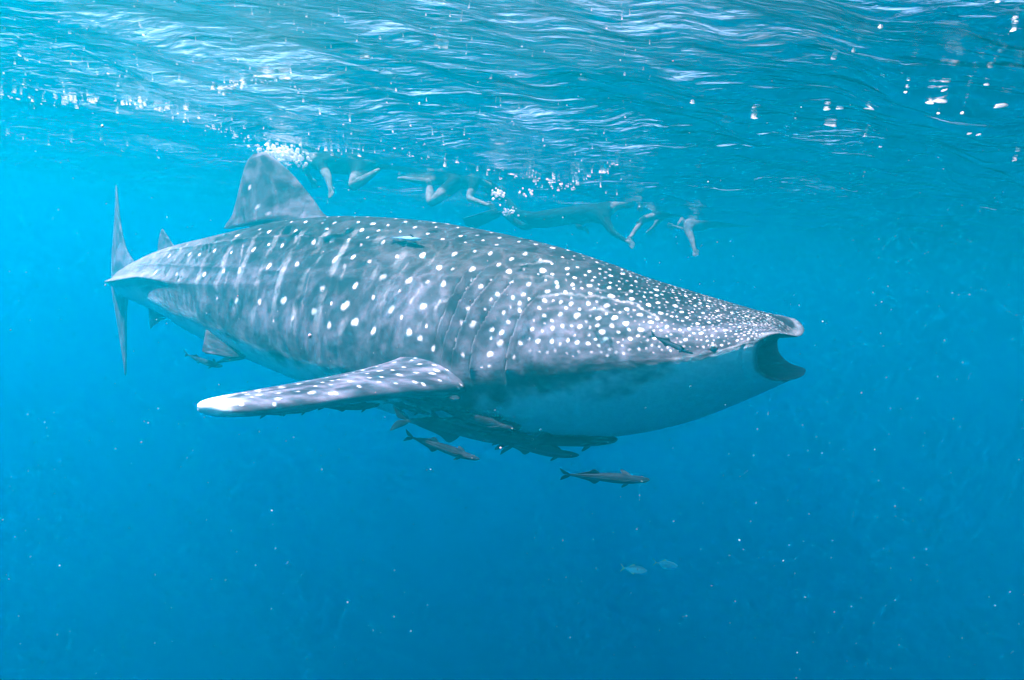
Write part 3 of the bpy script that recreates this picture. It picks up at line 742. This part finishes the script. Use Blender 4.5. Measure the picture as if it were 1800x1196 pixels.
# ------------------------------------------------------------------ two young jacks
def jack_mesh():
    pile = Pile()
    xs = [0, 0.02, 0.08, 0.18, 0.32, 0.48, 0.62, 0.74, 0.82, 0.86]
    hh = [0.006, 0.028, 0.070, 0.112, 0.135, 0.128, 0.095, 0.050, 0.018, 0.014]
    hw = [0.004, 0.016, 0.034, 0.050, 0.056, 0.050, 0.036, 0.020, 0.012, 0.008]
    t = np.concatenate([np.linspace(0, 0.08, 8, endpoint=False), np.linspace(0.08, 0.86, 34)])
    a = np.linspace(0, 2 * math.pi, 24, endpoint=False)
    T, A = np.meshgrid(t, a, indexing='ij')
    G = np.stack([-T, spline(xs, hw, T) * np.sin(A), spline(xs, hh, T) * np.cos(A) - 0.02 * sstep(0, 0.2, T) * 0], -1)
    v = 0.5 - 0.5 * np.cos(A)
    col = mixc(mixc(np.array([0.12, 0.34, 0.36]), np.array([0.36, 0.58, 0.60]), sstep(0.12, 0.32, v)), np.array([0.55, 0.66, 0.68]), sstep(0.6, 0.9, v))
    col = mixc(col, np.array([0.72, 0.60, 0.08]), sstep(0.78, 0.86, T))
    pile.add(G, col)
    ye = np.array([0.70, 0.58, 0.05])
    def fin(L_, T_, c, th=0.008):
        g, S, U, sd = fin_mesh([np.array((-x, y, z), float) for x, y, z in L_], [np.array((-x, y, z), float) for x, y, z in T_], ([0, 0.9, 1], [th, th * 0.4, 0.001]), 14, 12)
        pile.add(g, c)
    for s_ in (1, -1):
        fin([(0.82, 0, -0.004 * s_), (0.86, 0, 0.03 * s_), (0.93, 0, 0.09 * s_), (0.99, 0, 0.15 * s_)], [(0.88, 0, 0), (0.905, 0, 0.025 * s_), (0.95, 0, 0.085 * s_), (1.0, 0, 0.152 * s_)], ye)
        fin([(0.42, 0, 0.11 * s_), (0.46, 0, 0.15 * s_), (0.49, 0, 0.185 * s_)], [(0.80, 0, 0.015 * s_), (0.66, 0, 0.09 * s_), (0.51, 0, 0.183 * s_)], np.array([0.45, 0.52, 0.20]))
        fin([(0.24, 0.048 * s_, 0.0), (0.30, 0.07 * s_, 0.0), (0.40, 0.085 * s_, -0.02)], [(0.27, 0.048 * s_, -0.03), (0.33, 0.066 * s_, -0.03), (0.405, 0.084 * s_, -0.025)], np.array([0.6, 0.6, 0.5]))
    o = pile.build('jack_body', skin_material('jack_scales', 0.3, 0.5, 0.0, 120))
    me = o.data
    bpy.data.objects.remove(o)
    return me
JACK, JEYE = jack_mesh(), eye_mesh(0.017)
je = [(-0.085, 0.030, 0.018), (-0.085, -0.030, 0.018)]
place_fish('jack_fish', JACK, JEYE, je, P(1138, 1004, 4.9), P(1090, 998, 4.98), -24, 'bright silver jack with yellow tail, the lower and paler of two', 'fish', 'young jacks below the shark')
place_fish('jack_fish', JACK, JEYE, je, P(1192, 996, 5.4), P(1147, 988, 5.5), -6, 'bluish jack with yellow tail, swimming ahead of the silver one', 'fish', 'young jacks below the shark')

# ------------------------------------------------------------------ snorkellers
def build_person(label, joints, edges, colors, fins=(), mask=None, cloth_rough=0.7):
    """joints: name -> (point, radius); one skinned, continuous body coloured by its nearest joint"""
    names = list(joints)
    root = link(bpy.data.objects.new('person', None))
    tag(root, label, 'person', 'snorkellers at the surface behind the shark')
    me = bpy.data.meshes.new('body_tmp')
    me.from_pydata([tuple(joints[n][0]) for n in names], [(names.index(a), names.index(b)) for a, b in edges], [])
    o = link(bpy.data.objects.new('body_tmp', me))
    sk = o.modifiers.new('skin', 'SKIN')
    sk.use_smooth_shade = True
    for i, n in enumerate(names):
        r = joints[n][1]
        d = me.skin_vertices[0].data[i]
        d.radius = (r, r) if np.ndim(r) == 0 else r
        d.use_root = (n == 'pelvis')
    sb = o.modifiers.new('sub', 'SUBSURF'); sb.levels = 2; sb.render_levels = 2
    dg = bpy.context.evaluated_depsgraph_get()
    ev = o.evaluated_get(dg).to_mesh()
    V = np.array([v.co[:] for v in ev.vertices]); F = [list(p.vertices) for p in ev.polygons]
    o.evaluated_get(dg).to_mesh_clear()
    bpy.data.objects.remove(o)
    J = np.array([joints[n][0] for n in names])
    E = [(names.index(a), names.index(b)) for a, b in edges]
    best, who = np.full(len(V), 9.0), np.zeros(len(V), int)
    for a, b in E:
        ab = J[b] - J[a]
        u = np.clip(((V - J[a]) @ ab) / (ab @ ab + 1e-9), 0, 1)
        d = np.linalg.norm(V - J[a] - u[:, None] * ab, axis=1)
        sel = d < best
        best[sel] = d[sel]; who[sel] = np.where(u[sel] > 0.5, b, a)
    cc = np.array([colors.get(n, colors['']) for n in names])[who]
    mesh_obj('body', V, F, skin_material('swimmer', cloth_rough, 0.02, 0, 30), root, colors=cc)
    for (a, b, wd) in fins:                          # long swim fins on the feet
        a, b = np.array(a), np.array(b)
        ax = (b - a) / np.linalg.norm(b - a)
        sdv = np.cross(ax, np.array([0.2, 0.9, 0.4])); sdv /= np.linalg.norm(sdv)
        g, S, U, sd = fin_mesh([a + sdv * wd * 0.35, (a + b) / 2 + sdv * wd * 0.45, b + sdv * wd * 0.55], [a - sdv * wd * 0.35, (a + b) / 2 - sdv * wd * 0.45, b - sdv * wd * 0.55],
                               ([0, 0.3, 1], [0.10, 0.04, 0.008]), 16, 14)
        p = Pile(); p.add(g, np.array([0.004, 0.005, 0.007])); p.build('swim_fin', skin_material('fin_rubber', 0.6, 0.03), root)
    if mask is not None:
        c, fw = np.array(mask[0]), np.array(mask[1])
        fw = fw / np.linalg.norm(fw)
        bm = bmesh.new(); bmesh.ops.create_cube(bm, size=1.0)
        bmesh.ops.bevel(bm, geom=bm.edges[:], offset=0.2, segments=3, affect='EDGES')
        vs_ = np.array([v.co[:] for v in bm.verts]); fs_ = [[v.index for v in f.verts] for f in bm.faces]; bm.free()
        sdv = np.cross(fw, [0, 0, 1.0]); sdv /= np.linalg.norm(sdv); uv = np.cross(sdv, fw)
        vw = c + fw * 0.10 + vs_[:, :1] * 0.07 * fw + vs_[:, 1:2] * 0.16 * sdv + vs_[:, 2:3] * 0.09 * uv
        mesh_obj('diving_mask', vw, fs_, skin_material('mask_rubber', 0.3, 0.4), root, colors=np.full((len(vw), 3), 0.03))
    return root

def limb_hand(j, e, col, key, wrist, tip_dir, r=0.017, skin=None):
    """a hand: palm and five short finger chains leaving it"""
    w_ = np.array(wrist); td = np.array(tip_dir, float); td /= np.linalg.norm(td)
    sv = np.cross(td, np.array([0.1, 0.95, 0.3])); sv /= np.linalg.norm(sv)
    j[key + 'palm'] = (w_ + td * 0.07, (0.036, 0.018)); e.append((key + 'wrist', key + 'palm'))
    for k, (o_, ln) in enumerate(((-0.030, 0.075), (-0.011, 0.085), (0.010, 0.080), (0.029, 0.065), (0.045, 0.05))):
        b = w_ + td * (0.10 if k < 4 else 0.05) + sv * o_
        j[f'{key}f{k}a'] = (b, 0.010); j[f'{key}f{k}b'] = (b + td * ln + sv * o_ * 0.5 + np.array([0, 0, -0.012]), 0.008)
        e += [(key + 'palm', f'{key}f{k}a'), (f'{key}f{k}a', f'{key}f{k}b')]
        for q in 'ab': col[f'{key}f{k}{q}'] = skin
    col[key + 'palm'] = skin; col[key + 'wrist'] = skin

SK = (0.12, 0.13, 0.12); BLK = (0.003, 0.004, 0.006); NAVY = (0.004, 0.008, 0.016)
def swimmer(label, head, neck, chest, pelvis, armL, armR, legL, legR, arm_col=SK, leg_col=SK, suit=BLK, hand_col=SK, fins=(), mask=None):
    j, e, c = {}, [], {'': suit, 'head': SK, 'face': SK, 'neck': SK}
    j['pelvis'] = (pelvis, (0.21, 0.16)); j['waist'] = ((np.array(chest) * 0.4 + np.array(pelvis) * 0.6), (0.19, 0.15)); j['chest'] = (chest, (0.23, 0.16))
    j['neck'] = (neck, 0.06); j['head'] = (head, 0.10); j['face'] = (np.array(head) + (np.array(head) - np.array(neck)) * 0.35, 0.085)
    e += [('pelvis', 'waist'), ('waist', 'chest'), ('chest', 'neck'), ('neck', 'head'), ('head', 'face')]
    for key, arm in (('L', armL), ('R', armR)):
        sh, el, wr = (np.array(p) for p in arm)
        j[key + 'sh'] = (sh, 0.08); j[key + 'el'] = (el, 0.055); j[key + 'wrist'] = (wr, 0.030)
        e += [('chest', key + 'sh'), (key + 'sh', key + 'el'), (key + 'el', key + 'wrist')]
        c[key + 'el'] = arm_col
        limb_hand(j, e, c, key, wr, wr - el, skin=hand_col)
        c[key + 'wrist'] = arm_col
    for key, leg in (('A', legL), ('B', legR)):
        hp, kn, an, toe = (np.array(p) for p in leg)
        j[key + 'hip'] = (hp, 0.13); j[key + 'kn'] = (kn, 0.075); j[key + 'calf'] = (kn * 0.65 + an * 0.35, 0.075); j[key + 'an'] = (an, 0.040); j[key + 'toe'] = (toe, (0.045, 0.025))
        e += [('pelvis', key + 'hip'), (key + 'hip', key + 'kn'), (key + 'kn', key + 'calf'), (key + 'calf', key + 'an'), (key + 'an', key + 'toe')]
        for q in ('kn', 'calf', 'an', 'toe'): c[key + q] = leg_col
    return build_person(label, j, e, c, fins, mask)

swimmer('snorkeller in dark top treading water beside the dorsal fin, bare leg drawn up',
        P(528, 268, 8.9), P(541, 276, 8.9), P(562, 288, 8.95), P(630, 287, 9.1),
        (P(566, 294, 8.75), P(577, 312, 8.65), P(580, 328, 8.55)), (P(560, 284, 9.2), P(536, 296, 9.4), P(545, 312, 9.5)),
        (P(638, 292, 8.9), P(618, 330, 8.6), P(655, 306, 8.75), P(668, 297, 8.8)), (P(640, 284, 9.3), P(690, 290, 9.5), P(735, 300, 9.7), P(752, 301, 9.7)))
swimmer('swimmer with bent bare knee hanging below the surface foam',
        P(858, 298, 9.9), P(846, 304, 9.9), P(830, 310, 9.9), P(796, 315, 10.0),
        (P(834, 322, 9.7), P(824, 350, 9.6), P(852, 359, 9.5)), (P(828, 308, 10.2), P(850, 322, 10.4), P(872, 330, 10.5)),
        (P(800, 322, 9.8), P(757, 358, 9.5), P(755, 324, 9.8), P(750, 314, 9.8)), (P(792, 312, 10.2), P(752, 318, 10.4), P(712, 314, 10.6), P(698, 314, 10.6)))
swimmer('snorkeller in full black wetsuit and long fins swimming along the surface',
        P(1108, 356, 10.2), P(1090, 360, 10.2), P(1056, 370, 10.2), P(962, 386, 10.3),
        (P(1062, 385, 10.0), P(1078, 410, 9.8), P(1098, 422, 9.7)), (P(1030, 382, 10.5), P(1015, 398, 10.6), P(1026, 402, 10.4)),
        (P(945, 388, 10.1), P(908, 376, 10.2), P(893, 352, 10.4), P(885, 345, 10.4)), (P(950, 386, 10.5), P(920, 398, 10.6), P(882, 374, 10.8), P(872, 376, 10.8)),
        arm_col=BLK, leg_col=BLK, hand_col=SK, fins=[(P(886, 348, 10.4), P(850, 322, 10.5), 0.22), (P(876, 374, 10.8), P(818, 396, 10.9), 0.22)],
        mask=(P(1116, 360, 10.2), (0.8, -0.2, -0.5)))
swimmer('bare-armed swimmer reaching down in front of the wetsuited snorkeller',
        P(1150, 366, 10.6), P(1160, 366, 10.6), P(1180, 366, 10.7), P(1262, 362, 10.9),
        (P(1166, 376, 10.5), P(1130, 386, 10.3), P(1112, 412, 10.1)), (P(1178, 364, 11.0), P(1160, 386, 11.2), P(1150, 398, 11.3)),
        (P(1270, 366, 10.8), P(1312, 372, 10.9), P(1350, 372, 11.0), P(1366, 372, 11.0)), (P(1270, 360, 11.2), P(1312, 364, 11.3), P(1350, 366, 11.4), P(1366, 364, 11.4)), suit=NAVY)
swimmer('farthest pale swimmer hanging upright with one arm down',
        P(1196, 390, 11.6), P(1204, 394, 11.6), P(1215, 396, 11.6), P(1262, 384, 11.9),
        (P(1208, 402, 11.4), P(1216, 420, 11.3), P(1220, 436, 11.2)), (P(1218, 394, 11.9), P(1204, 404, 12.0), P(1190, 400, 12.0)),
        (P(1270, 388, 11.8), P(1310, 392, 12.0), P(1345, 392, 12.1), P(1360, 392, 12.1)), (P(1270, 384, 12.2), P(1310, 386, 12.3), P(1345, 386, 12.4), P(1360, 386, 12.4)), suit=(0.05, 0.06, 0.06))

# ------------------------------------------------------------------ foam, bubbles, modelled glints, drifting specks
def surf_hit(px, py):
    d = FWD + RGT * (px - 900.0) / FPX - UPV * (py - 598.0) / FPX
    lo = None
    for k in np.linspace(0.6, 22, 900):
        p = CAM + d * k
        if p[2] >= wave_z(p[0], p[1]) - 0.002: return p
    return None

ICO = None
def ico(sub):
    bm = bmesh.new(); bmesh.ops.create_icosphere(bm, subdivisions=sub, radius=1.0)
    v = np.array([x.co[:] for x in bm.verts]); f = np.array([[x.index for x in p.verts] for p in bm.faces]); bm.free()
    return v, f

def blobs(name, centres, sizes, mat, sub=1, jitter=0.25, colors=None):
    v, f = ico(sub)
    n = len(centres)
    c = np.asarray(centres)[:, None]
    sz = np.asarray(sizes)[:, None]
    r_ = np.random.default_rng(5)
    V = c + v[None] * sz * (1 + jitter * r_.normal(size=(n, len(v), 1)))
    F = (f[None] + (np.arange(n) * len(v))[:, None, None]).reshape(-1, 3)
    col = None if colors is None else np.repeat(np.asarray(colors), len(v), axis=0)
    return mesh_obj(name, V.reshape(-1, 3), F, mat, colors=col)

def froth_mat():
    mt, N, L = new_mat('froth')
    b = N['Principled BSDF']; N.remove(b)
    di = N.new('ShaderNodeBsdfDiffuse'); di.inputs['Color'].default_value = (0.86, 0.88, 0.90, 1)
    tl = N.new('ShaderNodeBsdfTranslucent'); tl.inputs['Color'].default_value = (0.86, 0.88, 0.90, 1)
    gl = N.new('ShaderNodeBsdfGlossy'); gl.inputs['Roughness'].default_value = 0.25
    nz = N.new('ShaderNodeTexNoise'); nz.inputs['Scale'].default_value = 40
    m1, m2 = N.new('ShaderNodeMixShader'), N.new('ShaderNodeMixShader')
    mr = N.new('ShaderNodeMapRange'); mr.inputs['To Min'].default_value = 0.5; mr.inputs['To Max'].default_value = 0.8
    L.new(nz.outputs['Fac'], mr.inputs['Value']); L.new(mr.outputs[0], m1.inputs[0])
    L.new(di.outputs[0], m1.inputs[1]); L.new(tl.outputs[0], m1.inputs[2])
    m2.inputs[0].default_value = 0.12
    L.new(m1.outputs[0], m2.inputs[1]); L.new(gl.outputs[0], m2.inputs[2])
    L.new(m2.outputs[0], N['Material Output'].inputs['Surface'])
    return mt

def build_foam_glints():
    r_ = np.random.default_rng(21)
    cs, ss = [], []
    def put(px, py, w_px, h_px):
        p = surf_hit(px, py)
        if p is None: return
        D = np.linalg.norm(p - CAM)
        a = w_px * D / FPX / 2
        p[2] = wave_z(p[0], p[1]) - 0.0005; el = max((p[2] - CAM[2]) / D, 0.05)
        cs.append(p); ss.append((a, min(h_px * D / FPX / 2 / el * 0.5, a * 2.5), min(0.0022, a * 0.35)))
    # foam flecks and blobs modelled as glitter along the wave troughs
    lines = [((0, 168), (90, 178), (200, 178), (300, 192), (430, 245)), ((380, 160), (440, 138), (500, 140)), ((370, 225), (430, 240), (520, 262), (640, 270)),
             ((700, 262), (830, 302), (960, 322), (1010, 332)), ((1000, 320), (1060, 305), (1080, 290))]
    cnt = [80, 60, 60, 70, 24]
    for ln, n in zip(lines, cnt):
        ln = np.array(ln, float); k = np.linspace(0, 1, len(ln))
        for _ in range(n):
            u = r_.random()
            x, y = np.interp(u, k, ln[:, 0]), np.interp(u, k, ln[:, 1])
            w_ = 2.0 + 6.0 * r_.random() ** 3
            put(x + r_.normal(0, 7), y + r_.normal(0, 5), w_, w_ * 0.45)
    for _ in range(260):                              # tiny bubbles all over, and white blobs standing in for glints
        x = r_.random() * 1150; y = r_.random() ** 0.8 * (250 + 0.12 * x)
        w_ = 1.6 + 2.4 * r_.random() ** 3
        put(x, y, w_, w_ * 0.6)
    for x, y, w_, h_ in ((1545, 187, 32, 13), (1657, 180, 28, 12), (1627, 180, 22, 10), (1761, 188, 24, 18), (1450, 190, 20, 12), (1480, 192, 20, 10), (1450, 221, 38, 11), (1332, 208, 30, 8),
                         (1217, 180, 16, 6), (1500, 88, 7, 7), (1466, 102, 12, 8), (1548, 49, 9, 8), (1779, 48, 8, 9), (1753, 4, 9, 10), (1590, 162, 7, 7), (1660, 157, 8, 9), (1735, 147, 9, 8), (1705, 236, 6, 8),
                         (1720, 237, 6, 8), (1650, 200, 6, 6), (1690, 200, 6, 6), (1520, 240, 8, 6), (1553, 258, 8, 6), (1780, 285, 8, 8), (1652, 276, 8, 6), (460, 137, 48, 12), (400, 158, 30, 12), (500, 140, 20, 9), (637, 101, 16, 6), (775, 81, 18, 5)):
        for k in range(1 if x > 1100 else 3):
            put(x + r_.normal(0, w_ * 0.18), y + r_.normal(0, h_ * 0.15), w_ * (0.6 + 0.3 * r_.random()), h_ * 0.6)
    o = blobs('foam', cs, ss, froth_mat(), 1, 0.18)
    tag(o, 'white foam flecks, bubbles and modelled glints scattered over the underside of the surface', 'foam', kind='stuff')
    # a burst of bubbles where a swimmer kicks behind the dorsal fin
    cs, ss = [], []
    for _ in range(420):
        a, b = r_.normal(), r_.normal()
        p = P(500 + 20 * a, 272 + 7 * b + 3 * a, 7.4 + 0.25 * r_.normal())
        top = wave_z(p[0], p[1]) - 0.01
        p[2] = min(p[2], top)
        rr = 0.006 + 0.020 * r_.random() ** 2
        cs.append(p); ss.append((rr, rr, rr * 0.8))
    for (x, y, n, sx, sy, d) in ((878, 344, 40, 7, 5, 7.5), (897, 372, 25, 6, 4, 7.6), (927, 338, 14, 6, 3, 8.0)):
        for _ in range(n):
            rr = 0.006 + 0.012 * r_.random()
            cs.append(P(x + sx * r_.normal(), y + sy * r_.normal(), d + 0.05 * r_.normal())); ss.append((rr, rr, rr))
    o = blobs('bubbles', cs, ss, froth_mat(), 1, 0.1)
    tag(o, 'clouds of pale bubbles kicked up behind the dorsal fin', 'bubbles', kind='stuff')

def build_specks():
    r_ = np.random.default_rng(31)
    n = 1500
    d = 0.9 + 6.5 * r_.random(n) ** 0.7
    px, py = r_.random(n) * 1900 - 50, r_.random(n) * 1250 - 20
    cs = np.array([P(a, b, c) for a, b, c in zip(px, py, d)])
    ok = cs[:, 2] < wave_z(cs[:, 0], cs[:, 1]) - 0.03
    rad = d * 0.00055 * (0.8 + 1.5 * r_.random(n) ** 4)
    col = np.where(r_.random((n, 1)) < 0.12, np.array([[0.30, 0.13, 0.13]]), np.array([[0.16, 0.19, 0.20]]) * (0.4 + 1.6 * r_.random((n, 1)) ** 2))
    cs, rad, col = cs[ok], rad[ok], col[ok]
    big = [(545, 590, 2.2, 9), (880, 788, 2.0, 5), (700, 450, 2.0, 3.5), (1183, 108, 1.8, 3), (660, 690, 2.0, 3), (180, 222, 2.0, 5), (757, 826, 2.2, 3.5), (1445, 797, 2.2, 3), (478, 898, 2.3, 4), (1300, 950, 2.3, 4),
           (105, 995, 2.3, 4), (1275, 712, 2.2, 3)]
    bc = np.array([P(a, b, c) for a, b, c, r in big]); br = np.array([r * c / FPX * 0.42 for a, b, c, r in big])
    bcol = np.array([[0.45, 0.25, 0.27] if i in (0, 1, 2, 3, 4) else [0.28, 0.38, 0.42] for i in range(len(big))])
    cs = np.concatenate([cs, bc]); rad = np.concatenate([rad, br]); col = np.concatenate([col, bcol])
    o = blobs('plankton', cs, np.stack([rad, rad * 0.8, rad * (0.8 + 0.6 * np.random.default_rng(1).random(len(rad)))], -1), skin_material('plankton', 0.6, 0.3), 1, 0.15, col)
    tag(o, 'tiny pale and reddish plankton specks drifting in the water', 'plankton', kind='stuff')
build_foam_glints()
build_specks()
